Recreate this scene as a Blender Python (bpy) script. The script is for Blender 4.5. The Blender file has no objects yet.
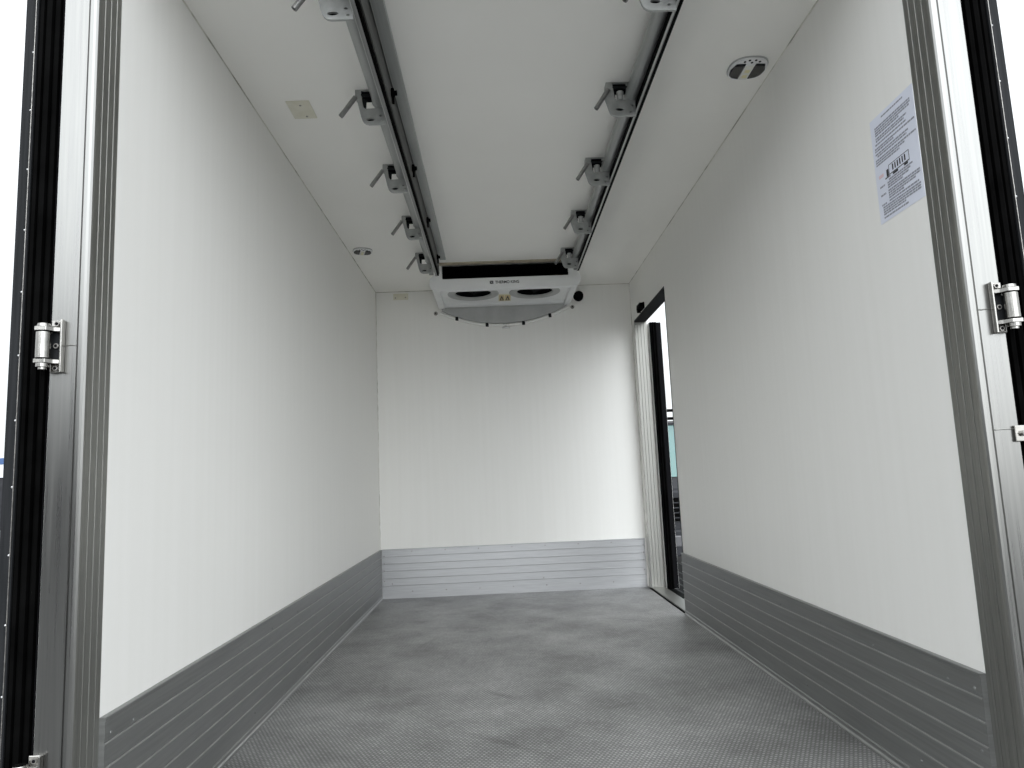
import bpy, bmesh, math, random
from mathutils import Vector, Matrix
random.seed(7)
S = bpy.context.scene
COL = S.collection
PI = math.pi

# ------------------------------------------------------------------ camera
cam_data = bpy.data.cameras.new('camera')
cam = bpy.data.objects.new('camera', cam_data)
COL.objects.link(cam)
yaw, pitch, roll = 0.024337, 0.131416, -0.042932
f = Vector((math.sin(yaw)*math.cos(pitch), math.cos(yaw)*math.cos(pitch), math.sin(pitch)))
r = Vector((math.cos(yaw), -math.sin(yaw), 0)); u = r.cross(f)
r2 = r*math.cos(roll) + u*math.sin(roll); u2 = -r*math.sin(roll) + u*math.cos(roll)
M = Matrix((r2, u2, -f)).transposed().to_4x4()
M.translation = Vector((-0.0890, -5.1558, 0.7963))
cam.matrix_world = M
cam_data.sensor_fit = 'HORIZONTAL'; cam_data.sensor_width = 36
cam_data.lens = 36*713.47/1024
cam_data.clip_start = 0.05; cam_data.clip_end = 500
S.camera = cam

# ------------------------------------------------------------------ sky and exposure
W = bpy.data.worlds.new('overcast_sky'); S.world = W; W.use_nodes = True
wn, wl = W.node_tree.nodes, W.node_tree.links
wn.clear()
wo = wn.new('ShaderNodeOutputWorld'); bg = wn.new('ShaderNodeBackground')
tc = wn.new('ShaderNodeTexCoord'); sx = wn.new('ShaderNodeSeparateXYZ')
rp = wn.new('ShaderNodeValToRGB')
wl.new(tc.outputs['Generated'], sx.inputs[0]); wl.new(sx.outputs['Z'], rp.inputs[0])
e = rp.color_ramp.elements
e[0].position = 0.0; e[0].color = (0.62, 0.63, 0.63, 1)
e[1].position = 0.9; e[1].color = (0.93, 0.965, 1.0, 1)
for p, c in ((0.12, (0.75, 0.78, 0.80, 1)), (0.45, (0.90, 0.935, 0.965, 1))):
    n = e.new(p); n.color = c
# brighter sky lobe added behind the camera, slightly right, to light the closed end
dt = wn.new('ShaderNodeVectorMath'); dt.operation = 'DOT_PRODUCT'; dt.inputs[1].default_value = Vector((.12, -.95, .28)).normalized()
gl = wn.new('ShaderNodeMapRange'); gl.interpolation_type = 'SMOOTHSTEP'
gl.inputs[1].default_value = .45; gl.inputs[2].default_value = .97; gl.inputs[3].default_value = .42; gl.inputs[4].default_value = 1.5
sc = wn.new('ShaderNodeVectorMath'); sc.operation = 'SCALE'
wl.new(tc.outputs['Generated'], dt.inputs[0]); wl.new(dt.outputs['Value'], gl.inputs[0])
wl.new(rp.outputs[0], sc.inputs[0]); wl.new(gl.outputs[0], sc.inputs[3])
wl.new(sc.outputs[0], bg.inputs[0]); wl.new(bg.outputs[0], wo.inputs[0])
SKY = 3.6
bg.inputs[1].default_value = SKY
S.view_settings.view_transform = 'Standard'; S.view_settings.look = 'None'
S.view_settings.exposure = 0.0
S.cycles.max_bounces = 16; S.cycles.diffuse_bounces = 14; S.cycles.glossy_bounces = 6   # light reaches the closed end only by many bounces
S.view_settings.gamma = 1; S.view_settings.use_curve_mapping = False

# ------------------------------------------------------------------ materials
def mat(name, col, rough=0.5, metal=0.0, spec=0.5, alpha=None, trans=0):
    m = bpy.data.materials.new(name); m.use_nodes = True
    b = m.node_tree.nodes['Principled BSDF']
    b.inputs['Base Color'].default_value = (*col, 1); b.inputs['Roughness'].default_value = rough
    b.inputs['Metallic'].default_value = metal; b.inputs['Specular IOR Level'].default_value = spec
    b.inputs['Transmission Weight'].default_value = trans
    return m
def nodes(m): return m.node_tree.nodes, m.node_tree.links, m.node_tree.nodes['Principled BSDF']
def noisy(m, c1, c2, scale=(1, 1, 1), nscale=5, detail=4, lo=0.35, hi=0.65, rough=None, bump=0):
    n, l, b = nodes(m)
    t = n.new('ShaderNodeTexCoord'); mp = n.new('ShaderNodeMapping'); mp.inputs['Scale'].default_value = scale
    nz = n.new('ShaderNodeTexNoise'); nz.inputs['Scale'].default_value = nscale; nz.inputs['Detail'].default_value = detail
    cr = n.new('ShaderNodeValToRGB')
    cr.color_ramp.elements[0].position = lo; cr.color_ramp.elements[0].color = (*c1, 1)
    cr.color_ramp.elements[1].position = hi; cr.color_ramp.elements[1].color = (*c2, 1)
    l.new(t.outputs['Object'], mp.inputs[0]); l.new(mp.outputs[0], nz.inputs[0])
    l.new(nz.outputs[0], cr.inputs[0]); l.new(cr.outputs[0], b.inputs['Base Color'])
    if rough:
        mr = n.new('ShaderNodeMapRange'); mr.inputs[3].default_value, mr.inputs[4].default_value = rough
        l.new(nz.outputs[0], mr.inputs[0]); l.new(mr.outputs[0], b.inputs['Roughness'])
    if bump:
        bp = n.new('ShaderNodeBump'); bp.inputs['Strength'].default_value = bump; bp.inputs['Distance'].default_value = 0.001
        l.new(nz.outputs[0], bp.inputs['Height']); l.new(bp.outputs[0], b.inputs['Normal'])
    return m
WALL = noisy(mat('white_laminate', (.8, .8, .8), 0.42, 0, 0.35), (.838, .832, .802), (.856, .850, .822), (9, 9, .25), 4, 2, .3, .7)
CEIL = noisy(mat('white_ceiling_laminate', (.8, .8, .8), 0.5, 0, 0.3), (.915, .905, .870), (.93, .92, .885), (1, 1, 1), 2.5, 4)
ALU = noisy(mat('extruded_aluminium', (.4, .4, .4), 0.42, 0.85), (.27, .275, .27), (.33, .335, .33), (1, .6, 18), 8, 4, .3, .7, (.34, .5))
LITEDGE = noisy(mat('lit_aluminium_edge', (.5, .5, .5), 0.4, 0.7), (.40, .40, .395), (.52, .52, .51), (1, 3, 1), 5, 4, .3, .7)  # paler for side kick ridges: the light they catch is put into the colour
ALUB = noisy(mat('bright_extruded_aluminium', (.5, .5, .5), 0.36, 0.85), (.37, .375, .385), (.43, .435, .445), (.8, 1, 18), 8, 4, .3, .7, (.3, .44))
STEEL = noisy(mat('brushed_stainless_steel', (.6, .6, .6), 0.28, 1.0), (.215, .215, .21), (.26, .26, .25), (40, 40, .8), 4, 5, .3, .7, (.22, .36))
STEELR = noisy(mat('ribbed_stainless_steel', (.4, .4, .4), 0.42, 0.9), (.235, .235, .22), (.31, .31, .29), (60, 60, .8), 4, 5, .3, .7, (.34, .5))
CHROME = noisy(mat('cast_stainless', (.7, .7, .7), 0.2, 1.0), (.28, .275, .26), (.38, .37, .35), (1, 1, 1), 60, 3, .3, .7, (.14, .3))
RAIL = noisy(mat('anodised_rail', (.4, .4, .4), 0.4, 0.6), (.37, .38, .375), (.43, .44, .435), (30, .5, 30), 3, 3, .3, .7)
LIPM = noisy(mat('rail_lip_metal', (.3, .3, .3), 0.45, 0.5), (.25, .255, .25), (.30, .305, .30), (30, .5, 30), 3, 3)
RAILD = noisy(mat('dark_rail_web', (.2, .2, .2), 0.5, 0.4), (.09, .09, .088), (.12, .12, .117), (30, .5, 30), 3, 3)
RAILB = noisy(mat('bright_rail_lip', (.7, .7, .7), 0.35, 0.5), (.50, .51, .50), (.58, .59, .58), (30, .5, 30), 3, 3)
CAST = noisy(mat('cast_bracket', (.4, .4, .4), 0.5, 0.35), (.36, .37, .36), (.43, .44, .43), (1, 1, 1), 40, 3)
LEVER = noisy(mat('lever_tube_metal', (.4, .4, .4), 0.4, 0.7), (.28, .28, .275), (.36, .36, .35), (1, 1, 1), 30, 3)
BLACK = noisy(mat('black_rubber', (.01, .01, .01), 0.6, 0, .02), (.001, .001, .001), (.003, .003, .003), (1, 1, 1), 12, 3)
DKRUB = noisy(mat('dark_grey_rubber', (.03, .03, .03), 0.6, 0, .10), (.012, .013, .014), (.022, .023, .025), (30, 30, 1), 4, 3)
PIT = mat('black_cavity', (.004, .004, .005), .8, 0, .1)
UNIT = noisy(mat('white_powder_coat', (.8, .8, .8), 0.35, 0, .5), (.80, .81, .81), (.84, .85, .85), (1, 1, 1), 6, 3)
GREYP = noisy(mat('grey_plastic', (.4, .4, .4), 0.5, 0, .4), (.42, .425, .42), (.48, .485, .48), (1, 1, 1), 10, 3)
BEIGE = noisy(mat('beige_plate', (.7, .66, .55), 0.5, 0, .4), (.68, .66, .54), (.74, .72, .62), (1, 1, 1), 20, 3)
TAN = noisy(mat('stained_sealant', (.6, .5, .4), 0.6, 0, .3), (.40, .34, .25), (.62, .56, .44), (1, 1, 1), 14, 5)
SEAL = noisy(mat('corner_sealant', (.6, .6, .55), 0.6, 0, .3), (.33, .32, .28), (.70, .69, .63), (1, 1, 1), 9, 6, .32, .55)
STICK = noisy(mat('sticker_paper', (.75, .78, .86), 0.3, 0, .5), (.70, .73, .83), (.75, .78, .88), (1, 1, 1), 6, 3)
INK = mat('grey_ink', (.27, .28, .32), .6)
BLACKINK = mat('black_ink', (.02, .02, .025), .5)
PINK = mat('pink_ink', (.72, .55, .58), .6)
YEL = mat('warning_yellow', (.62, .50, .26), .5)
CREAM = mat('label_cream', (.74, .70, .56), .5)
LENS = mat('lamp_lens', (.86, .86, .80), .2, 0, .5)
LED = mat('led_yellow', (.75, .70, .40), .3)
SCREW = noisy(mat('zinc_screw', (.3, .3, .3), .4, .8), (.22, .21, .2), (.36, .35, .33), (1, 1, 1), 90, 2)
SCREWL = noisy(mat('bright_rivet', (.7, .7, .7), .3, .8), (.62, .62, .62), (.75, .75, .75), (1, 1, 1), 90, 2)
WHITEP = mat('white_conduit_plastic', (.92, .92, .90), .35)
GLASS = mat('teal_windscreen', (.10, .20, .19), .08, 0, .5)
CAB = noisy(mat('dark_cab_paint', (.05, .05, .055), .4, 0, .25), (.014, .015, .018), (.024, .025, .029), (1, 1, 1), 3, 2)
LIGHTP = mat('headlight_plastic', (.10, .10, .105), .15)
ASPH = noisy(mat('asphalt', (.06, .06, .06), .85, 0, .2), (.14, .14, .138), (.20, .20, .197), (1, 1, 1), 3, 8, .3, .7, None, .4)
BLUE = mat('blue_cladding', (.04, .09, .22), .5)
CLAD = noisy(mat('white_cladding', (.7, .7, .7), .5), (.62, .64, .66), (.7, .72, .74), (1, 1, 1), 1, 2)

def floor_material():
    m = mat('textured_aluminium_floor', (.4, .4, .4), .4, .7)
    n, l, b = nodes(m)
    t = n.new('ShaderNodeTexCoord')
    br = n.new('ShaderNodeTexBrick'); br.inputs['Scale'].default_value = 1
    br.inputs['Brick Width'].default_value = .0125; br.inputs['Row Height'].default_value = .0125
    br.inputs['Mortar Size'].default_value = .0040; br.inputs['Mortar Smooth'].default_value = .6
    l.new(t.outputs['Object'], br.inputs['Vector'])
    bp = n.new('ShaderNodeBump'); bp.inputs['Strength'].default_value = .55; bp.inputs['Distance'].default_value = .0016
    l.new(br.outputs['Fac'], bp.inputs['Height']); l.new(bp.outputs[0], b.inputs['Normal'])
    # worn patches
    nz = n.new('ShaderNodeTexNoise'); nz.inputs['Scale'].default_value = 2.6; nz.inputs['Detail'].default_value = 9
    nz.inputs['Roughness'].default_value = .62
    l.new(t.outputs['Object'], nz.inputs[0])
    cr = n.new('ShaderNodeValToRGB')
    cr.color_ramp.elements[0].position = .3; cr.color_ramp.elements[0].color = (.36, .36, .352, 1)
    cr.color_ramp.elements[1].position = .7; cr.color_ramp.elements[1].color = (.70, .70, .695, 1)
    l.new(nz.outputs[0], cr.inputs[0])
    # arcing scuffs from pallet wheels
    w = n.new('ShaderNodeTexWave'); w.wave_type = 'RINGS'; w.rings_direction = 'Z'
    w.inputs['Scale'].default_value = 1.1; w.inputs['Distortion'].default_value = 5.5; w.inputs['Detail'].default_value = 2; w.inputs['Detail Scale'].default_value = .7
    mp = n.new('ShaderNodeMapping'); mp.inputs['Location'].default_value = (-.3, 1.3, 0); mp.inputs['Scale'].default_value = (1, .7, 1)
    l.new(t.outputs['Object'], mp.inputs[0]); l.new(mp.outputs[0], w.inputs[0])
    c2 = n.new('ShaderNodeValToRGB')
    c2.color_ramp.elements[0].position = 0; c2.color_ramp.elements[0].color = (.72, .72, .71, 1)
    c2.color_ramp.elements[1].position = .035; c2.color_ramp.elements[1].color = (1, 1, 1, 1)
    l.new(w.outputs['Fac'], c2.inputs[0])
    n3 = n.new('ShaderNodeTexNoise'); n3.inputs['Scale'].default_value = 2.3; n3.inputs['Detail'].default_value = 3
    l.new(t.outputs['Object'], n3.inputs[0])
    c3 = n.new('ShaderNodeValToRGB'); c3.color_ramp.elements[0].position = .50; c3.color_ramp.elements[1].position = .70
    l.new(n3.outputs[0], c3.inputs[0])
    mx = n.new('ShaderNodeMixRGB'); mx.blend_type = 'MULTIPLY'
    l.new(c3.outputs[0], mx.inputs[0]); l.new(cr.outputs[0], mx.inputs[1]); l.new(c2.outputs[0], mx.inputs[2])
    m2 = n.new('ShaderNodeMixRGB'); m2.blend_type = 'MULTIPLY'; m2.inputs[0].default_value = .85
    l.new(mx.outputs[0], m2.inputs[1])
    inv = n.new('ShaderNodeValToRGB'); inv.color_ramp.elements[0].color = (1, 1, 1, 1); inv.color_ramp.elements[1].color = (.42, .42, .42, 1)
    inv2 = n.new('ShaderNodeInvert'); l.new(br.outputs['Fac'], inv2.inputs[1]); l.new(br.outputs['Fac'], inv.inputs[0])
    br.inputs['Color1'].default_value = (.72, .72, .72, 1); br.inputs['Color2'].default_value = (1.12, 1.12, 1.12, 1); br.inputs['Mortar'].default_value = (.9, .9, .9, 1)
    m3 = n.new('ShaderNodeMixRGB'); m3.blend_type = 'MULTIPLY'; m3.inputs[0].default_value = 1
    l.new(inv.outputs[0], m3.inputs[1]); l.new(br.outputs['Color'], m3.inputs[2]); l.new(m3.outputs[0], m2.inputs[2]); l.new(m2.outputs[0], b.inputs['Base Color'])
    mr = n.new('ShaderNodeMapRange'); mr.inputs[3].default_value = .58; mr.inputs[4].default_value = .44
    l.new(nz.outputs[0], mr.inputs[0]); l.new(mr.outputs[0], b.inputs['Roughness'])
    return m
FLOOR = floor_material()

# ------------------------------------------------------------------ mesh helpers
def box(bm, x0, x1, y0, y1, z0, z1, bev=0):
    vs = [bm.verts.new((x, y, z)) for x in (x0, x1) for y in (y0, y1) for z in (z0, z1)]
    fs = [(0, 1, 3, 2), (4, 6, 7, 5), (0, 4, 5, 1), (2, 3, 7, 6), (0, 2, 6, 4), (1, 5, 7, 3)]
    faces = [bm.faces.new([vs[i] for i in q]) for q in fs]
    if bev:
        es = list({ed for fc in faces for ed in fc.edges})
        bmesh.ops.bevel(bm, geom=es, offset=bev, segments=2, affect='EDGES', profile=.5)
    return bm
def prism(bm, pts, axis, a, b):
    """extrude a 2D outline; axis 'x': pts=(y,z), 'y': pts=(x,z), 'z': pts=(x,y)"""
    def P(p, t):
        return {'x': (t, p[0], p[1]), 'y': (p[0], t, p[1]), 'z': (p[0], p[1], t)}[axis]
    A = [bm.verts.new(P(p, a)) for p in pts]; B = [bm.verts.new(P(p, b)) for p in pts]
    bm.faces.new(A); bm.faces.new(B[::-1])
    for i in range(len(pts)):
        j = (i+1) % len(pts); bm.faces.new([A[i], B[i], B[j], A[j]])
    return bm
def rod(bm, p, q, r, seg=16, r2=None, hollow=0):
    p, q = Vector(p), Vector(q); d = (q-p); L = d.length
    R = d.to_track_quat('Z', 'Y').to_matrix()
    r2 = r if r2 is None else r2
    def ring(rad, t): return [bm.verts.new(p + R @ Vector((rad*math.cos(2*PI*i/seg), rad*math.sin(2*PI*i/seg), t))) for i in range(seg)]
    loops = [ring(r, 0), ring(r2, L)]
    if hollow: loops += [ring(hollow, L), ring(hollow, 0)]
    k = len(loops)
    for a in range(k if hollow else k-1):
        A, B = loops[a], loops[(a+1) % k]
        for i in range(seg):
            j = (i+1) % seg; bm.faces.new([A[i], A[j], B[j], B[i]])
    if not hollow: bm.faces.new(loops[0][::-1]); bm.faces.new(loops[1])
    return bm
def tube_path(bm, pts, r, seg=10):
    pts = [Vector(p) for p in pts]; prev = None
    for i, p in enumerate(pts):
        d = (pts[min(i+1, len(pts)-1)] - pts[max(i-1, 0)]).normalized()
        R = d.to_track_quat('Z', 'Y').to_matrix()
        ring = [bm.verts.new(p + R @ Vector((r*math.cos(2*PI*k/seg), r*math.sin(2*PI*k/seg), 0))) for k in range(seg)]
        if prev:
            for k in range(seg):
                j = (k+1) % seg; bm.faces.new([prev[k], prev[j], ring[j], ring[k]])
        else: bm.faces.new(ring[::-1])
        prev = ring
    bm.faces.new(prev)
    return bm
def dome(bm, c, n, r, h, seg=10):
    """rivet head: a flattened dome at c pointing along n"""
    c, n = Vector(c), Vector(n).normalized(); R = n.to_track_quat('Z', 'Y').to_matrix(); prev = None
    for t in (0, .35, .7):
        rr = r*math.cos(t*PI/2); hh = h*math.sin(t*PI/2)
        ring = [bm.verts.new(c + R @ Vector((rr*math.cos(2*PI*k/seg), rr*math.sin(2*PI*k/seg), hh))) for k in range(seg)]
        if prev:
            for k in range(seg):
                j = (k+1) % seg; bm.faces.new([prev[k], prev[j], ring[j], ring[k]])
        prev = ring
    top = bm.verts.new(c + n*h)
    for k in range(seg): bm.faces.new([prev[k], prev[(k+1) % seg], top])
    return bm
def obj(name, bm, m, parent=None, smooth=False, kind=None, label=None, loc=None):
    me = bpy.data.meshes.new(name)
    bmesh.ops.recalc_face_normals(bm, faces=bm.faces[:])
    bm.to_mesh(me); bm.free(); me.materials.append(m)
    if smooth:
        for p in me.polygons: p.use_smooth = True
        me.set_sharp_from_angle(angle=math.radians(40))
    o = bpy.data.objects.new(name, me); COL.objects.link(o)
    if loc: o.location = loc
    if parent: o.parent = parent
    if kind: o['kind'] = kind
    if label: o['label'] = label
    return o
def B(): return bmesh.new()
def thing(name, label, cat, loc=(0, 0, 0), group=None):
    o = bpy.data.objects.new(name, None); COL.objects.link(o)
    o.location = loc; o.empty_display_size = .1; o['label'] = label; o['category'] = cat
    if group: o['group'] = group
    return o
def struct(name, bm, m, smooth=False): return obj(name, bm, m, None, smooth, 'structure')
def copy_tree(o, parent=None):
    c = o.copy(); COL.objects.link(c)
    if parent: c.parent = parent
    for ch in list(o.children): copy_tree(ch, c)
    return c
def plate_mesh(loops, th, m, name, parent, bevel=0.0):
    """sheet with holes: loops of (x,z) points, thickness th along y"""
    cu = bpy.data.curves.new('outline', 'CURVE'); cu.dimensions = '2D'; cu.fill_mode = 'BOTH'
    cu.extrude = th/2 - bevel; cu.bevel_depth = bevel
    for lp in loops:
        sp = cu.splines.new('POLY'); sp.points.add(len(lp)-1); sp.use_cyclic_u = True
        for p, q in zip(sp.points, lp): p.co = (q[0], q[1], 0, 1)
    t = bpy.data.objects.new('outline', cu); COL.objects.link(t)
    dg = bpy.context.evaluated_depsgraph_get(); dg.update()
    me = bpy.data.meshes.new_from_object(t.evaluated_get(dg))
    bpy.data.objects.remove(t); bpy.data.curves.remove(cu)
    me.transform(Matrix.Rotation(PI/2, 4, 'X'))      # outline y -> world z
    me.materials.clear(); me.materials.append(m)
    o = bpy.data.objects.new(name, me); COL.objects.link(o)
    if parent: o.parent = parent
    return o
def ellipse(cx, cz, a, b, n=20): return [(cx + a*math.cos(2*PI*i/n), cz + b*math.sin(2*PI*i/n)) for i in range(n)]
def text_mesh(s, size, m, name, parent, loc, sxy=1.0, rot=(PI/2, 0, 0)):
    cu = bpy.data.curves.new('t', 'FONT'); cu.body = s; cu.size = size; cu.extrude = .0004; cu.offset = size*.02
    cu.align_x = 'CENTER'; cu.align_y = 'CENTER'
    t = bpy.data.objects.new('t', cu); COL.objects.link(t)
    dg = bpy.context.evaluated_depsgraph_get(); dg.update()
    me = bpy.data.meshes.new_from_object(t.evaluated_get(dg))
    bpy.data.objects.remove(t); bpy.data.curves.remove(cu)
    me.transform(Matrix.Scale(sxy, 4, (1, 0, 0)))
    me.materials.clear(); me.materials.append(m)
    o = bpy.data.objects.new(name, me); COL.objects.link(o)
    o.location = loc; o.rotation_euler = rot
    if parent: o.parent = parent
    return o

# ------------------------------------------------------------------ the load box (setting)
H = 2.2; XW = .942; YR = -3.57; XO = 1.014          # height, inner half width, rear end of walls, outer half width
KH = .337                                           # height of the aluminium kick panels
DY0, DY1, DZ0, DZ1 = -1.03, -.10, .010, 1.88        # side door opening
bm = B(); box(bm, -XO, XO, YR-.095, .08, -.10, 0); struct('floor', bm, FLOOR)
bm = B(); box(bm, -XO, XO, YR, .08, H, H+.08); struct('ceiling', bm, CEIL)
bm = B(); box(bm, -XO, -XW, YR, 0, 0, H); struct('wall_left', bm, WALL)
bm = B(); box(bm, -XO, XO, 0, .08, 0, H); struct('wall_back', bm, WALL)
bm = B()
box(bm, XW, XO, YR, DY0, 0, H); box(bm, XW, XO, DY1+.014, 0, 0, H)
box(bm, XW, XO, DY0, DY1+.014, DZ1+.012, H)
struct('wall_right', bm, WALL)

# kick panels: extruded planks with a cap lip, shallow joint beads and a coved foot
def kick_profile():
    """(depth from wall, z), closed"""
    pts = [(0, 0), (.019, 0), (.019, .003), (.0155, .005), (.0135, .010), (.0125, .018), (.0145, .020), (.0145, .023), (.012, .025)]
    for k in range(5):
        z = .085 + k*.050
        pts += [(.012, z-.003), (.0145, z-.0018), (.0145, z+.0012), (.0118, z+.0016), (.0108, z+.0022), (.0108, z+.0036), (.012, z+.0045)]
    pts += [(.012, KH-.009), (.0138, KH-.007), (.0138, KH-.001), (.012, KH), (0, KH)]
    return pts
KP = kick_profile()
def kick(name, side, a, b, rivs, m):
    if side == 'left': pts = [(-XW+d, z) for d, z in KP]; ax = 'y'
    elif side == 'right': pts = [(XW-d, z) for d, z in KP]; ax = 'y'
    else: pts = [(0, 0), (-.0122, 0)] + [(-d, z) for d, z in KP if z > .03 or (z == .025)]; ax = 'x'
    bm = B(); prism(bm, pts, ax, a, b)
    o = struct(name, bm, m)
    o.data.materials.append(LITEDGE)
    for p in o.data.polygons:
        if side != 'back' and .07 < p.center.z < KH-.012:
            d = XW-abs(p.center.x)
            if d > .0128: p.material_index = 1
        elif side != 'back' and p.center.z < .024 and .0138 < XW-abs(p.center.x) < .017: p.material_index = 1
    for t, z in rivs:
        bm = B()
        if side == 'left': c, n = (-XW+.0118, t, z), (1, 0, 0)
        elif side == 'right': c, n = (XW-.0118, t, z), (-1, 0, 0)
        else: c, n = (t, -.0118, z), (0, -1, 0)
        dome(bm, c, n, .0045, .0022); obj('rivet', bm, ALU if side != 'back' else SCREW, o, True)
    return o
rv = [(-3.45+.33*i, .295) for i in range(11)] + [(-3.3+.66*i, .06) for i in range(6)] + [(-3.545, z) for z in (.30, .235, .17, .11)]
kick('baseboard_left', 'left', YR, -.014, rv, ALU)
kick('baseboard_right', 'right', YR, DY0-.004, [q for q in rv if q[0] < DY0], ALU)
rb = [(-.72+.235*i, .318) for i in range(7)] + [(-.72+.235*i, .045) for i in range(7)] + [(s*.915, z) for s in (-1, 1) for z in (.29, .24, .19, .12)] + [(-.86, .1), (.2, .095)]
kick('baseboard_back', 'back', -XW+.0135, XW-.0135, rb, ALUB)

# sealant beads in the corners
def bead(name, a, b, w=.004, m=SEAL):
    bm = B(); a, b = Vector(a), Vector(b); n = 30
    pts = []
    for i in range(n+1):
        p = a.lerp(b, i/n); pts.append(p + Vector((random.uniform(-1, 1), random.uniform(-1, 1), random.uniform(-1, 1)))*.0006)
    tube_path(bm, pts, w, 6); return struct(name, bm, m, True)
bead('trim_1', (-XW, YR, H), (-XW, 0, H), .0035); bead('trim_2', (XW, YR, H), (XW, 0, H), .0035)
bead('trim_3', (-XW, 0, H), (XW, 0, H), .0045); bead('trim_4', (-XW, 0, KH), (-XW, 0, H), .0035)
bead('trim_5', (XW, 0, KH), (XW, 0, H), .003)

# rear portal posts of stainless steel: ribbed reveal plus a folded front face
YF = -3.665
def post(name, s):
    # outline in plan (x measured outwards from the inner wall plane, y)
    prof = [(0, YR)]
    for k in range(3):
        y = YR - .020 - k*.024
        prof += [(0, y+.002), (.003, y+.001), (.003, y-.001), (0, y-.002)]
    prof += [(0, YF+.010), (.0015, YF+.004), (.005, YF+.001), (.010, YF), (.016, YF), (.0175, YF+.003), (.0195, YF+.003), (.021, YF),
             (.0735, YF), (.0735, YR), ]
    pts = [(s*(XW+d), y) for d, y in prof]
    bm = B(); prism(bm, pts, 'z', -.10, H+.14)
    me_ = struct(name, bm, STEEL, False)
    # reveal sheet gets its duller ribbed finish
    me_.data.materials.append(STEELR)
    for p in me_.data.polygons:
        if abs(abs(p.center.x)-XW) < .006 and p.center.y > YF+.006: p.material_index = 1
    return me_
post('trim_6', -1); post('trim_7', 1)
bm = B(); box(bm, -XW, XW, YF, YR, H+.02, H+.14, .004); struct('trim_8', bm, STEEL)
# faint weld seams on the post faces
for i, (s, z) in enumerate(((1, .855), (-1, 1.112), (1, 1.115))):
    bm = B(); tube_path(bm, [(s*(XW+.022+.049*k/8), YF-.0004+random.uniform(-.0003, .0003), z+random.uniform(-.0008, .0008)) for k in range(9)], .0013, 6)
    struct('trim_%d' % (9+i), bm, STEELR, True)

# side door opening: far jamb, near edge, header and sill
bm = B()
prof = [(XW, DY1+.014), (XW, DY1)]
for k in range(3):
    x = XW + .018 + k*.022
    prof += [(x-.002, DY1), (x-.001, DY1+.004), (x+.001, DY1+.004), (x+.002, DY1)]
prof += [(XW+.088, DY1), (XW+.088, DY1+.014)]
prism(bm, prof, 'z', .0, DZ1+.01); struct('trim_12', bm, STEELR)
bm = B(); box(bm, XW-.003, XW+.080, DY0-.003, DY1, DZ1, DZ1+.012); struct('trim_13', bm, DKRUB)
bm = B(); box(bm, XW-.004, XW+.088, DY0, DY1, .0005, DZ0, .002); struct('trim_14', bm, STEELR)
bm = B(); box(bm, XW-.013, XW-.004, DY0-.01, DY1+.014, .0005, .005); struct('trim_16', bm, BLACK)
bm = B(); box(bm, XW-.0025, XW+.082, DY0-.004, DY0+.002, DZ0, DZ1, .0008); struct('trim_15', bm, DKRUB)

# ------------------------------------------------------------------ doors (rear leaves folded back, side leaf open)
def gasket_profile(w, d=.0):
    """ribbed seal across width w: (x, depth towards camera)"""
    return [(0, 0), (0, .010), (.006, .014), (.012, .010), (.013, .002), (.017, .002), (.019, .012), (.026, .016), (.032, .012),
            (.033, .002), (.038, .002), (.040, .010), (.046, .013), (.051, .009), (.052, 0)]
def door_leaf(name, x0, s, yh, z0, z1, length, strip=True):
    """leaf standing parallel to the box side; its hinge edge faces -y"""
    root = bpy.data.objects.new(name, None); COL.objects.link(root); root.location = (x0, yh, z0); root['kind'] = 'structure'
    Z = z1-z0; T = .086
    bm = B(); box(bm, min(0, s*T), max(0, s*T), .002, length, 0, Z, .002); obj('panel', bm, WALL, root)
    bm = B(); box(bm, min(s*.002, s*(T-.002)), max(s*.002, s*(T-.002)), -.0015, .0015, .002, Z-.002); obj('edge_channel', bm, PIT, root)
    g = gasket_profile(.052); bm = B()
    prism(bm, [(s*(.004+.90*x), -.002-dd) for x, dd in g], 'z', 0, Z); obj('gasket', bm, BLACK, root, label='black ribbed rubber door gasket')
    if strip:
        bm = B(); prism(bm, [(s*.0515, -.002), (s*.0515, -.014), (s*.0540, -.017), (s*.0560, -.014), (s*.0575, -.011), (s*.0815, -.009), (s*.084, -.002)], 'z', 0, Z)
        st = obj('edge_strip', bm, DKRUB, root, label='dark grey riveted edge strip')
        bm = B(); box(bm, *sorted((s*.0533, s*.0547)), -.0182, -.0165, 0, Z); obj('strip_lip', bm, SCREW, st)
        z = .06
        while z < Z-.03:
            bm = B(); dome(bm, (s*.0600, -.0107, z), (0, -1, 0), .0028, .003, 8); obj('rivet', bm, SCREWL, st, True)
            z += .137
    return root
DL = door_leaf('door_1', -1.026, -1, YF+.018, -.06, H+.12, .93)
DR = door_leaf('door_2', 1.026, 1, YF+.018, -.06, H+.12, .93)
sd = door_leaf('door_3', XW+.096, 1, DY1-.03, DZ0-.012, DZ1-.012, .88, False)

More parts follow.
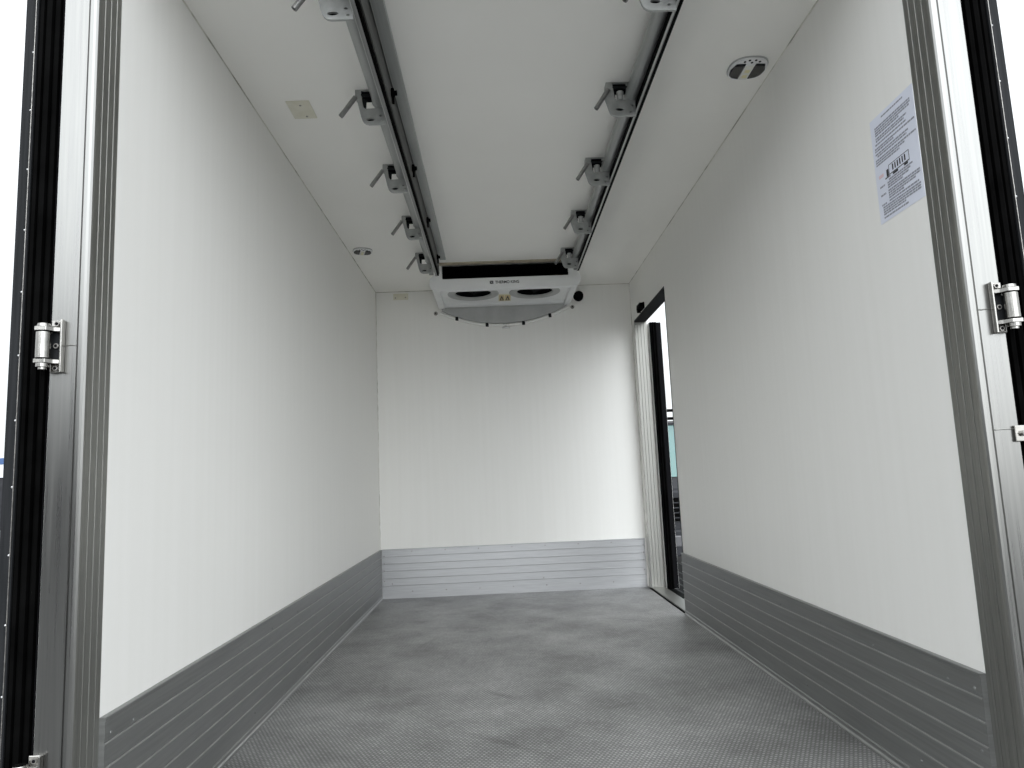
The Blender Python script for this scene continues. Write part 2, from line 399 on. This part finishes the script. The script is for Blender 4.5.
# hinges on the posts
def hinge(s, zc, label, dx=0):
    door = DL if s < 0 else DR
    root = bpy.data.objects.new('hinge', None); COL.objects.link(root); root['label'] = label; root.parent = door
    root.location = Vector((s*(XW+(.053 if s < 0 else .056)+dx), YF, zc-.009)) - door.location
    # base plate standing proud of the post
    bm = B(); box(bm, *sorted((s*-.009, s*.018)), -.006, 0, -.056, .056, .002)
    obj('base_plate', bm, CHROME, root)
    bm = B(); a, b = sorted((s*-.009, s*-.005)); box(bm, a, b, -.014, -.0055, -.056, .056, .001); obj('plate_rib', bm, CHROME, root)
    for z in (.034, -.034):                          # knuckle arms
        bm = B(); pts = [(s*-.006, -.006), (s*-.006, -.014), (s*.004, -.020), (s*.012, -.034), (s*.034, -.036), (s*.038, -.014), (s*.02, -.006)]
        prism(bm, pts, 'z', z-.0045, z+.0045); bmesh.ops.bevel(bm, geom=bm.edges[:], offset=.001, segments=1, affect='EDGES'); obj('knuckle_arm', bm, CHROME, root)
    bm = B(); rod(bm, (s*.023, -.022, -.027), (s*.023, -.022, .027), .0140, 24); obj('barrel', bm, CHROME, root, True)
    for z0 in (.027, -.0295):
        bm = B(); rod(bm, (s*.023, -.022, z0), (s*.023, -.022, z0+.0025), .0143, 20); obj('washer', bm, BLACK, root)
    for z0, z1, rr in ((.0385, .045, .0138), (-.046, -.0385, .0125), (-.051, -.046, .008)):
        bm = B(); rod(bm, (s*.023, -.022, z0), (s*.023, -.022, z1), rr, 20, rr*.85 if z0 > 0 else None); obj('pin_cap', bm, CHROME, root, True)
    for z in (.047, 0, -.047):
        bm = B(); rod(bm, (s*.004, -.006, z), (s*.004, -.0115, z), .0058, 6); obj('bolt', bm, SCREW, root)
        bm = B(); rod(bm, (s*.004, -.0112, z), (s*.004, -.0122, z), .0032, 12); obj('socket', bm, PIT, root)
    bm = B(); box(bm, *sorted((s*-.004, s*.016)), -.0066, -.0058, -.028, .028); obj('recess', bm, DKRUB, root)
    # leaf arm that reaches the door
    bm = B(); box(bm, *sorted((s*.016, s*.036)), -.010, -.002, -.026, .026, .001); obj('door_strap', bm, CHROME, root)
    return root
hinge(-1, 1.119, 'bright stainless steel hinge at mid height')
hinge(1, 1.126, 'bright stainless steel hinge at mid height')
hinge(-1, .256, 'bright stainless steel hinge near the bottom', .009)
root = bpy.data.objects.new('bolt_plate', None); COL.objects.link(root); root['label'] = 'small stainless plate with a bolt'; root.parent = DR
root.location = Vector((XW+.061, YF, .845)) - DR.location
bm = B(); box(bm, 0, .070, -.007, 0, -.017, .017, .0015); obj('plate', bm, CHROME, root)
bm = B(); rod(bm, (.016, -.007, 0), (.016, -.015, 0), .0065, 6); obj('bolt', bm, SCREW, root)
bm = B(); rod(bm, (.016, -.0148, 0), (.016, -.0165, 0), .0035, 10); obj('socket', bm, PIT, root)

# ------------------------------------------------------------------ ceiling rails with tube and lever brackets
BY = [-3.330, -2.745, -2.135, -1.508, -.885]
def make_rail(xt, y0, y1, label, lip, groove, web, flange, out, win, oval, holes, hook, tdx, bolts, pmat):
    """xt: x of the tube axis; everything hangs from the ceiling; x offsets are from the tube axis, z from the ceiling"""
    root = thing('hanging_rail', label, 'rail', (xt, 0, H), 'grey hanging rails along the ceiling')
    bm = B(); rod(bm, (tdx, y0, -.0455), (tdx, y1, -.0455), .0255, 28); obj('tube', bm, RAIL, root, True)
    top = -.0705
    bm = B(); box(bm, lip[0], lip[1], y0, y1, -.120, -.109, .001); lp = obj('lip', bm, LIPM, root)
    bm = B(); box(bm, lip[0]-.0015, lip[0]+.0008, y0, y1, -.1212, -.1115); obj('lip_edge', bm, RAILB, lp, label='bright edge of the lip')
    bm = B(); box(bm, groove[0], groove[1], y0, y1, -.118, top-.003); box(bm, lip[0]+.002, groove[0], y0, y1, -.109, top-.003); obj('rubber_insert', bm, BLACK, root, label='black rubber strip beside the lip')
    bm = B(); box(bm, web, web+.004, y0, y1, -.105, -.0005); obj('web', bm, RAILD, root)
    bm = B(); box(bm, web+.004, flange[1], y0, y1, -.0035, -.0005); box(bm, flange[0], flange[1], y0, y1, -.016, -.0005, .002); fl = obj('flange', bm, RAIL, root)
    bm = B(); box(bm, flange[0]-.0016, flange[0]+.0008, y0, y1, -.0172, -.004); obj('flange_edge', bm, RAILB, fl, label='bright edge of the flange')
    bm = B(); box(bm, -.012, .016, y1-.002, y1+.012, -.11, -.075, .003); obj('end_cap', bm, CAST, root)
    first = None
    for k, y in enumerate(BY):
        if first:
            c = copy_tree(first, root); c.location = (0, y, 0); continue
        br = bpy.data.objects.new('bracket', None); COL.objects.link(br); br.parent = root; br.location = (0, y, 0)
        loops = [out, win, ellipse(oval[0], oval[1], .0155, .0068)] + [ellipse(a_, b_, .0060, .0042, 12) for a_, b_ in holes]
        plate_mesh(loops, .010, CAST, 'bracket_plate', br, .0012)
        bm = B(); box(bm, oval[0]-.016, max(h_[0] for h_ in holes)+.007, .0052, .0085, -.116, -.082); obj('hole_backing', bm, PIT, br)
        bm = B(); box(bm, out[0][0]-.002, out[0][0]+.008, -.004, .030, -.030, -.001, .001); obj('side_cheek', bm, CAST, br)
        w0, w1 = min(p[0] for p in win), max(p[0] for p in win)
        bm = B(); box(bm, w0-.004, w1+.001, .0055, .013, -.040, -.002); obj('catch_housing', bm, PIT, br)
        bm = B(); rod(bm, (w0+.001, .000, -.020), (w1-.002, .000, -.020), .0062, 14); obj('pivot_shaft', bm, DKRUB, br, True)
        bm = B(); rod(bm, (hook, .002, -.036), (hook, .002, -.068), .0135 if pmat == RAILB else .0075, 18, .0110 if pmat == RAILB else .0055); obj('plunger', bm, pmat, br, True)
        bm = B(); prism(bm, [(w0-.001, -.040), (w0+.010, -.036), (w0+.011, -.056), (w0+.007, -.064), (w0+.001, -.056)], 'y', .003, .010); obj('catch', bm, PIT, br)
        bm = B(); rod(bm, (out[0][0]+(.000 if bolts else .006), -.007, -.030), (out[0][0]-(.052 if bolts else .043), -.012, -.104), .0086, 16, None, .0056); obj('lever', bm, LEVER, br, True, label='hollow steel lever handle')
        if not bolts: first = br; continue
        bm = B(); rod(bm, (web+.004, -.065, -.052), (web+.014, -.065, -.052), .017, 6); rod(bm, (web+.012, -.065, -.052), (web+.024, -.065, -.052), .009, 10); obj('web_bolt', bm, BLACK, br)
        bm = B(); rod(bm, (web+.010, -.063, -.050), (web+.010, -.063, -.090), .0045, 8); obj('locking_tail', bm, BLACK, br)
        first = br
    return root
outL = [(-.082, -.001), (-.0815, -.014), (-.0625, -.102), (-.059, -.113), (-.054, -.1225), (-.046, -.1295), (-.036, -.132), (.0245, -.132), (.0245, -.001)]
winL = [(-.064, -.004), (-.024, -.004), (-.024, -.040), (-.022, -.056), (-.014, -.066), (-.004, -.0705), (-.016, -.074), (-.034, -.074), (-.050, -.074), (-.056, -.066), (-.061, -.040)]
outR = [(-.096, -.001), (-.102, -.030), (-.105, -.055), (-.0885, -.112), (-.084, -.121), (-.076, -.127), (-.066, -.130), (.0045, -.130), (.0045, -.001)]
winR = [(-.075, -.003), (-.023, -.003), (-.024, -.040), (-.022, -.056), (-.018, -.064), (-.024, -.070), (-.040, -.072), (-.062, -.071), (-.068, -.062), (-.071, -.040)]
make_rail(-.464, -3.57, -.775, 'left grey ceiling rail with tube and five lever brackets, its web facing inward',
          (.028, .040), (.040, .050), .050, (.059, .096), outL, winL, (-.030, -.115), ((.006, -.101), (.012, -.121)), -.051, .004, True, DKRUB)
make_rail(.452, -3.57, -.775, 'right grey ceiling rail with tube and five lever brackets, nearer the lettered wall',
          (.006, .0105), (.0105, .021), .0235, (.028, .030), outR, winR, (-.052, -.105), ((-.005, -.092), (-.014, -.115)), -.047, -.003, False, RAILB)

# ------------------------------------------------------------------ evaporator on the ceiling
root = thing('evaporator_unit', 'white refrigeration evaporator unit under the ceiling against the back wall', 'refrigeration unit', (.006, 0, H))
YU = -.62
def hexa(x): return x
# housing front: outline with the grille mouth cut out
front = [(-.445, -.003), (.445, -.003), (.450, -.060), (.486, -.092), (.489, -.128), (.484, -.146), (.466, -.158), (.440, -.166), (-.440, -.166), (-.466, -.158), (-.484, -.146), (-.489, -.128), (-.486, -.092), (-.450, -.060)]
def rrect(x0, x1, z0, z1, r, n=5):
    p = []
    for cx, cz, a in ((x1-r, z1-r, 0), (x0+r, z1-r, 90), (x0+r, z0+r, 180), (x1-r, z0+r, 270)):
        for i in range(n+1):
            t = math.radians(a + 90*i/n); p.append((cx + r*math.cos(t), cz + r*math.sin(t)))
    return p
mouth = [(.424, -.003)] + [(.424-.014+.014*math.cos(t), -.088-.014*math.sin(t)) for t in [PI/2*i/5 for i in range(6)]] + \
        [(-.418+.014-.014*math.sin(t), -.088-.014*math.cos(t)) for t in [PI/2*i/5 for i in range(6)]] + [(-.418, -.003)]
hf = plate_mesh([[front[0]] + mouth[::-1] + front[1:]], .050, UNIT, 'front_cover', root, .007); hf.location = (0, YU+.025, 0)
bm = B(); box(bm, -.425, .430, YU+.044, YU+.05, -.110, -.004); obj('grille_backing', bm, PIT, root)
bm = B()
for k in range(7):
    z = -.012 - k*.0128
    prism(bm, [(YU+.012, z), (YU+.036, z-.005), (YU+.036, z-.0065), (YU+.012, z-.0015)], 'x', -.420, .426)
obj('grille', bm, BLACK, root, label='black louvred air outlet')
# side cheeks, roof and recessed intake panel
bm = B()
for s in (-1, 1):
    pts = [(s*.445, -.012), (s*.450, -.060), (s*.486, -.092), (s*.489, -.128), (s*.484, -.144), (s*.466, -.150), (s*.440, -.150), (s*.436, -.118), (s*.425, -.012)]
    prism(bm, pts, 'y', YU+.045, -.002)
box(bm, -.43, .43, YU+.05, -.002, -.030, -.012)
prism(bm, [(-.085, -.124), (-.060, -.138), (-.030, -.142), (-.002, -.142), (-.002, -.030), (-.085, -.030)], 'x', -.437, .437)
obj('housing', bm, UNIT, root)
hs = 24
cols = [(-.219), (.207)]
# intake panel with two round fan openings (built in plan, then laid flat)
pan = plate_mesh([[(-.437, -.575), (.437, -.575), (.437, -.08), (-.437, -.08)]] + [ellipse(c, -.325, .130, .130, 36) for c in cols], .012, UNIT, 'intake_panel', root, 0)
pan.data.transform(Matrix.Rotation(-PI/2, 4, 'X')); pan.location = (0, 0, -.119)
for c in cols:
    bm = B()                                     # shroud ring, cone shaped
    n = 40; loops = []
    for rr, z in ((.178, -.1253), (.176, -.128), (.135, -.1285), (.1275, -.126), (.124, -.115)):
        loops.append([bm.verts.new((c + rr*math.cos(2*PI*i/n), -.325 + rr*math.sin(2*PI*i/n), z)) for i in range(n)])
    for a in range(len(loops)-1):
        for i in range(n):
            j = (i+1) % n; bm.faces.new([loops[a][i], loops[a][j], loops[a+1][j], loops[a+1][i]])
    fan = obj('fan', bm, GREYP, root, True, label='round grey fan shroud with black opening')
    bm = B(); rod(bm, (c, -.325, -.085), (c, -.325, -.108), .030, 24); obj('hub', bm, PIT, fan, True)
    for k in range(5):
        a = 2*PI*k/5; ca, sa = math.cos(a), math.sin(a)
        bm = B(); vs = []
        for (rr, w, z) in ((.030, .018, -.092), (.075, .034, -.092), (.118, .040, -.092)):
            for t, dz in ((-w, .010), (w, -.010)):
                vs.append((c + rr*ca - t*sa, -.325 + rr*sa + t*ca, z+dz))
        V = [bm.verts.new(v) for v in vs] + [bm.verts.new((v[0], v[1], v[2]+.002)) for v in vs]
        for q in ((0, 1, 3, 2), (2, 3, 5, 4), (6, 8, 9, 7), (8, 10, 11, 9), (0, 2, 8, 6), (2, 4, 10, 8), (1, 7, 9, 3), (3, 9, 11, 5), (4, 5, 11, 10), (0, 6, 7, 1)):
            bm.faces.new([V[i] for i in q])
        obj('blade', bm, PIT, fan)
    bm = B(); rod(bm, (c, -.325, -.045), (c, -.325, -.031), .136, 32); rod(bm, (c, -.325, -.1245), (c, -.325, -.044), .138, 32, None, .1295); obj('cavity', bm, PIT, fan)
# warning label between the fans, maker's lettering on the front
bm = B(); box(bm, -.045, .045, -.300, -.100, -.1265, -.1252); lb = obj('warning_label', bm, CREAM, root, label='cream warning label with two yellow triangles')
for k, cx in enumerate((-.021, .021)):
    bm = B(); prism(bm, [(cx-.018, -.270), (cx+.018, -.270), (cx+.018, -.118), (cx-.018, -.118)], 'z', -.1270, -.1265); pn = obj('label_panel', bm, YEL, lb)
    bm = B(); prism(bm, [(cx-.016, -.128), (cx+.016, -.128), (cx, -.262)], 'z', -.1276, -.1270); obj('warning_triangle', bm, BLACKINK, lb)
    bm = B(); prism(bm, [(cx-.007, -.142), (cx+.007, -.142), (cx, -.205)], 'z', -.1280, -.1276); obj('triangle_inner', bm, YEL, lb)
text_mesh('THERMO KING', .0260, BLACKINK, 'lettering', root, (.013, YU-.0005, -.130), .90)
bm = B(); box(bm, -.117, -.094, YU-.001, YU+.001, -.134, -.114, .002); lg = obj('maker_mark', bm, BLACKINK, root); lg.location = (.016, 0, -.005)
bm = B()
for a in range(4):
    t = PI/4 + a*PI/2; c_, s_ = math.cos(t), math.sin(t)
    prism(bm, [(-.1055+.0015*c_-.001*s_, -.124+.0015*s_+.001*c_), (-.1055+.0015*c_+.001*s_, -.124+.0015*s_-.001*c_), (-.1055+.0085*c_+.001*s_, -.124+.0085*s_-.001*c_), (-.1055+.0085*c_-.001*s_, -.124+.0085*s_+.001*c_)], 'y', YU-.0016, YU-.001)
obj('mark_star', bm, UNIT, lg)
bm = B(); box(bm, -.425, .425, YU-.050, YU-.002, -.006, -.0005, .001); obj('mounting_strip', bm, TAN, root, label='stained tan sealing strip above the grille')
for x in (-.3, .02, .3):
    bm = B(); dome(bm, (x, YU-.018, -.006), (0, 0, -1), .005, .003); obj('screw', bm, SCREW, root, True)
# curved drip panel beneath the housing
arc = []
for i in range(33):
    t = -1 + 2*i/32; arc.append((t*.462, -.158 - .112*(1-abs(t)**2.1) + .006*t))
bm = B(); prism(bm, [(.462, -.143), (-.462, -.143)] + arc, 'y', -.020, -.001); obj('drip_panel', bm, GREYP, root, label='curved grey drip panel')

# conduit that follows the panel's curve
bm = B(); pts = [(x*1.025, 0, z-.0135) for x, z in arc]
tube_path(bm, pts, .0085, 10); root = obj('conduit', bm, WHITEP, root, True, label='thin white conduit with dark clips'); root.location = (0, -.012, 0)
def arcz(x): t = x/.462; return -.1705 - .112*(1-abs(t)**2.1) + .006*t
for x in (-.355, -.135, .133, .330):
    bm = B(); box(bm, x-.010, x+.010, -.010, .011, arcz(x)-.013, arcz(x)+.012, .002)
    box(bm, x-.006, x+.012, -.012, -.006, arcz(x)-.018, arcz(x)+.004, .001)
    obj('clip', bm, DKRUB, root)
bm = B(); rod(bm, (-.018, 0, arcz(0)), (.030, 0, arcz(0)), .0085, 14); rod(bm, (.003, 0, arcz(0)), (.003, 0, arcz(0)-.020), .008, 12)
box(bm, -.024, .034, -.006, .010, arcz(0)-.026, arcz(0)-.017, .002); obj('tee_fitting', bm, SCREWL, root, True)
for i, (x, z, lab) in enumerate(((-.503, 2.024, 'left'), (.508, 2.036, 'right'))):
    root = thing('wall_screw', 'round grey screw cap on the back wall at the conduit\'s %s end' % lab, 'screw', (x, 0, z), None)
    bm = B(); rod(bm, (0, 0, 0), (0, -.006, 0), .015, 18, .012); w_ = obj('washer', bm, SCREW, root, True)
    bm = B(); rod(bm, (0, -.006, 0), (0, -.010, 0), .006, 6); obj('head', bm, DKRUB, root)

root = thing('pipe_plug', 'black round foam pipe plug on the back wall right of the evaporator', 'pipe plug', (.556, 0, 2.114))
bm = B(); rod(bm, (0, 0, 0), (0, -.035, 0), .038, 28, .034); obj('foam_plug', bm, BLACK, root, True)
bm = B(); rod(bm, (0, -.034, 0), (0, -.040, 0), .024, 20); obj('plug_end', bm, PIT, root, True)

# ------------------------------------------------------------------ small ceiling things
root = thing('blanking_plate', 'beige square cover plate with two screws on the ceiling near the left rail', 'cover plate', (-.771, -2.626, H))
bm = B(); box(bm, -.043, .043, -.063, .063, -.004, 0, .0015); obj('plate', bm, BEIGE, root)
for x, y in ((.004, -.035), (.008, .045)):
    bm = B(); dome(bm, (x, y, -.004), (0, 0, -1), .0045, .0025, 8); obj('screw', bm, SCREW, root, True)

def ceiling_lamp(x, y, label):
    root = thing('ceiling_lamp', label, 'lamp', (x, y, H), 'round recessed ceiling lamps')
    R = .068; Cc = []
    for i in range(48):
        a = 2*PI*i/48; cx = R*1.0*math.copysign(abs(math.cos(a))**.8, math.cos(a)); cy = R*math.copysign(abs(math.sin(a))**.8, math.sin(a)); Cc.append((cx, cy))
    bm = B(); prism(bm, Cc, 'z', -.0045, 0); obj('housing', bm, GREYP, root, True)
    bm = B(); prism(bm, [(p[0]*.95, p[1]*.95) for p in Cc], 'z', -.011, -.0045); base = obj('bezel', bm, UNIT, root, True)
    for s in (-1, 1):
        bm = B()
        pts = [(s*.018, .038), (s*.050, .036), (s*.061, 0), (s*.056, -.030), (s*.042, -.046), (s*.018, -.054)]
        if s < 0: pts = pts[::-1]
        prism(bm, pts, 'z', -.0135, -.011); v = obj('heat_sink', bm, DKRUB, root, label='dark ribbed side panel')
        for k in range(5):
            bm = B(); xx = s*(.022+.0075*k); box(bm, xx-.0012, xx+.0012, -.044+.003*k, .028-.001*k, -.0155, -.0135); obj('fin', bm, SCREW, v)
    bm = B(); box(bm, -.015, .015, -.056, .026, -.0145, -.011, .001); lens = obj('lens', bm, LENS, root, label='pale lens strip with yellow diodes')
    for yy in (-.036, -.004):
        bm = B(); box(bm, -.008, .008, yy-.008, yy+.008, -.0155, -.0145); obj('diode', bm, LED, lens)
    for k, (px, py) in enumerate(((-.026, .050), (-.010, .0585), (0, .045), (.012, .0585), (.026, .050))):
        bm = B(); rod(bm, (px, py, -.011), (px, py, -.0125), .0042, 12); obj('vent_hole', bm, PIT, root)
    root.rotation_euler = (0, 0, PI)
    return root
l1 = ceiling_lamp(.846, -2.822, 'recessed ceiling lamp with pale lens, right of the right rail near the sticker')
l2 = copy_tree(l1); l2.location = (-.856, -.968, H); l2.rotation_euler = (0, 0, PI+.3); l2.scale = (.85, .85, 1); l2['label'] = 'recessed ceiling lamp in the far left corner of the ceiling'

# little stained cover on the back wall below the ceiling, left of the evaporator
root = thing('stained_patch_plate', 'small stained beige plate with two screws high on the back wall', 'cover plate', (-.757, 0, 2.158))
bm = B(); box(bm, -.055, .055, -.003, 0, -.022, .026, .001); obj('plate', bm, BEIGE, root)
for x, z in ((-.040, -.006), (.034, -.004)):
    bm = B(); dome(bm, (x, -.003, z), (0, -1, 0), .005, .003, 8); obj('screw', bm, SCREW, root, True)

# small catch above the side door opening
root = thing('door_catch', 'small black door catch on the right wall above the side door opening', 'catch', (XW, -.42, DZ1+.036))
bm = B(); box(bm, -.012, 0, -.05, .05, -.018, .024, .002); obj('base', bm, BLACK, root)
bm = B(); prism(bm, [(-.05, .02), (.05, .02), (.062, -.004), (.05, -.03), (.034, -.03), (.03, -.008), (-.05, -.004)], 'x', -.034, -.010)
obj('hook', bm, BLACK, root)

# ------------------------------------------------------------------ instruction sticker on the right wall
SY, SZ, SW, SH = -3.372, 1.698, .196, .284       # far top corner, width towards the rear, height
root = thing('instruction_sticker', 'pale bluish instruction sticker with fine print on the right wall beside the post', 'sticker', (XW, SY, SZ))
bm = B(); box(bm, -.0006, 0, -SW, 0, -SH, 0); obj('paper', bm, STICK, root)
def mark(bm, u0, u1, v0, v1): box(bm, -.0010, -.0006, -SW*u1, -SW*u0, -SH*v1, -SH*v0)
def line(bm, u0, u1, v, h):
    x = u0
    while x < u1:
        w = random.uniform(.02, .075); w = min(w, u1-x); mark(bm, x, x+w, v, v+h); x += w+.010
bm = B()
line(bm, .28, .78, .035, .014)
for v, a, b in ((.095, .10, .92), (.118, .10, .92), (.141, .10, .90), (.164, .10, .66), (.195, .10, .82), (.218, .10, .76), (.250, .08, .80), (.285, .06, .97), (.308, .06, .50),
                (.338, .06, .82), (.362, .10, .78), (.394, .05, .97), (.417, .05, .72), (.440, .05, .60)): line(bm, a, b, v, .0155)
obj('printed_text', bm, INK, root); bm = B()
for v, a, b in ((.640, .30, .84), (.662, .26, .78), (.684, .26, .74), (.706, .26, .60), (.735, .26, .96), (.757, .26, .96), (.779, .26, .86), (.801, .26, .60), (.828, .26, .92), (.855, .10, .95),
                (.877, .10, .95), (.899, .10, .95), (.921, .10, .62), (.952, .10, .66)): line(bm, a, b, v, .0155)
for v in (.66, .74, .83): line(bm, .08, .20, v, .016)
obj('printed_text', bm, INK, root)
bm = B()                                             # drawing of a refrigerated trailer
mark(bm, .32, .78, 0.518, 0.523); mark(bm, .32, .78, 0.603, 0.611); mark(bm, .32, .327, 0.518, 0.608); mark(bm, .773, .78, 0.518, 0.608)
for k in range(6): mark(bm, .40+.055*k, .425+.055*k, 0.533, 0.588)
mark(bm, .26, .31, 0.548, 0.613); mark(bm, .40, .52, 0.613, 0.631); mark(bm, .66, .74, 0.613, 0.631); mark(bm, .22, .34, 0.616, 0.626)
obj('trailer_diagram', bm, BLACKINK, root)
bm = B(); mark(bm, .08, .19, .555, .585); obj('pink_mark', bm, PINK, root)

root = thing('side_step', 'dark step plate outside the open side door, level with its sill', 'step', (XO, DY1, -.022))
bm = B(); box(bm, .001, .48, -.93, 2.2, -.03, 0, .003); obj('plate', bm, BLACK, root)
for k in range(5):
    bm = B(); box(bm, .03+.075*k, .045+.075*k, -.91, 2.18, 0, .003, .001); obj('grip_bar', bm, DKRUB, root)
for y in (-.85, .6, 1.9):
    bm = B(); prism(bm, [(.001, -.03), (.36, -.03), (.36, -.05), (.001, -.20)], 'y', y-.01, y+.01); obj('support', bm, BLACK, root)

# ------------------------------------------------------------------ outside
bm = B(); box(bm, -60, 60, -60, 90, -1.2, -1.1); struct('ground', bm, ASPH)

root = thing('parked_truck', 'dark parked truck with teal windscreen seen through the open side door', 'truck', (3.9, 8.0, -1.1))
bm = B()
prism(bm, [(.08, .45), (0, .7), (0, 1.55), (.30, 2.80), (.45, 2.86), (1.9, 2.86), (1.9, .45)], 'x', -1.1, 1.1)
bmesh.ops.bevel(bm, geom=bm.edges[:], offset=.04, segments=2, affect='EDGES'); obj('cab', bm, CAB, root)
bm = B(); prism(bm, [(.038, 1.80), (.268, 2.76), (.30, 2.76), (.07, 1.80)], 'x', -1.0, 1.0); ws = obj('windscreen', bm, GLASS, root, label='teal windscreen')
bm = B(); box(bm, -.9, .9, -.03, .03, 1.0, 1.42, .01); gr = obj('grille', bm, BLACK, root)
for k in range(4):
    bm = B(); box(bm, -.85, .85, -.04, -.028, 1.05+.09*k, 1.07+.09*k); obj('grille_bar', bm, CAB, gr)
bm = B(); box(bm, -1.12, 1.12, -.12, .2, .38, .85, .03); obj('bumper', bm, CAB, root)
for s in (-1, 1):
    bm = B(); box(bm, s*.8-.2, s*.8+.2, -.135, -.1, .55, .75, .02); obj('headlight', bm, LIGHTP, root)
    bm = B(); box(bm, s*1.32-.1, s*1.32+.1, -.18, -.08, 1.75, 2.35, .03); mr_ = obj('mirror', bm, BLACK, root)
    for z in (1.85, 2.25):
        bm = B(); rod(bm, (s*1.0, .12, z), (s*1.3, -.12, z), .02, 10); obj('mirror_arm', bm, BLACK, mr_)
for z in (2.88, 3.03):
    bm = B(); rod(bm, (-1.1, .10, z), (1.1, .10, z), .027, 12)
    for s in (-1, 1): rod(bm, (s*1.0, .10, z), (s*1.0, .40, z-.12), .02, 10)
    obj('roof_bar', bm, BLACK, root, label='black roof bar')
bm = B(); box(bm, -.95, .95, 1.95, 6.5, .62, .85); obj('chassis', bm, BLACK, root)
bm = B(); box(bm, -1.15, 1.15, 2.1, 6.8, .86, 2.6, .02); obj('load_box', bm, CAB, root)
for s in (-1, 1):
    for y in (.9, 5.2):
        bm = B(); rod(bm, (s*.85, y, .46), (s*1.12, y, .46), .46, 28); wh = obj('wheel', bm, BLACK, root, True)
        bm = B(); rod(bm, (s*1.10, y, .46), (s*1.135, y, .46), .22, 20); obj('wheel_rim', bm, SCREW, wh, True)

bm = B(); box(bm, -45, -3, -29, -28, -1.1, 6.0); struct('wall_unseen', bm, CAB)  # unseen dark wall, added so the steel posts reflect something dark low down

root = thing('warehouse', 'distant low warehouse with blue and white bands at the left edge', 'building', (-33.0, 42.0, -1.1))
bm = B(); box(bm, -9, 9, 0, 8, 0, 3.35); obj('wall', bm, CAB, root, label='dark lower wall')
bm = B(); box(bm, -9.05, 9.05, -.05, 8.05, 3.35, 4.2); obj('cladding_band', bm, CLAD, root, label='white cladding band')
bm = B(); box(bm, -9.1, 9.1, -.1, 8.1, 4.2, 4.6); obj('fascia', bm, BLUE, root, label='blue roof fascia')
bm = B(); prism(bm, [(-.1, 4.6), (8.1, 4.6), (8.1, 4.66), (4.0, 4.75), (-.1, 4.66)], 'x', -9.1, 9.1); obj('roof', bm, CLAD, root)
for k in range(4):
    bm = B(); box(bm, -7.5+4*k, -5+4*k, -.06, .02, 0, 2.1); obj('loading_door', bm, CAB, root)
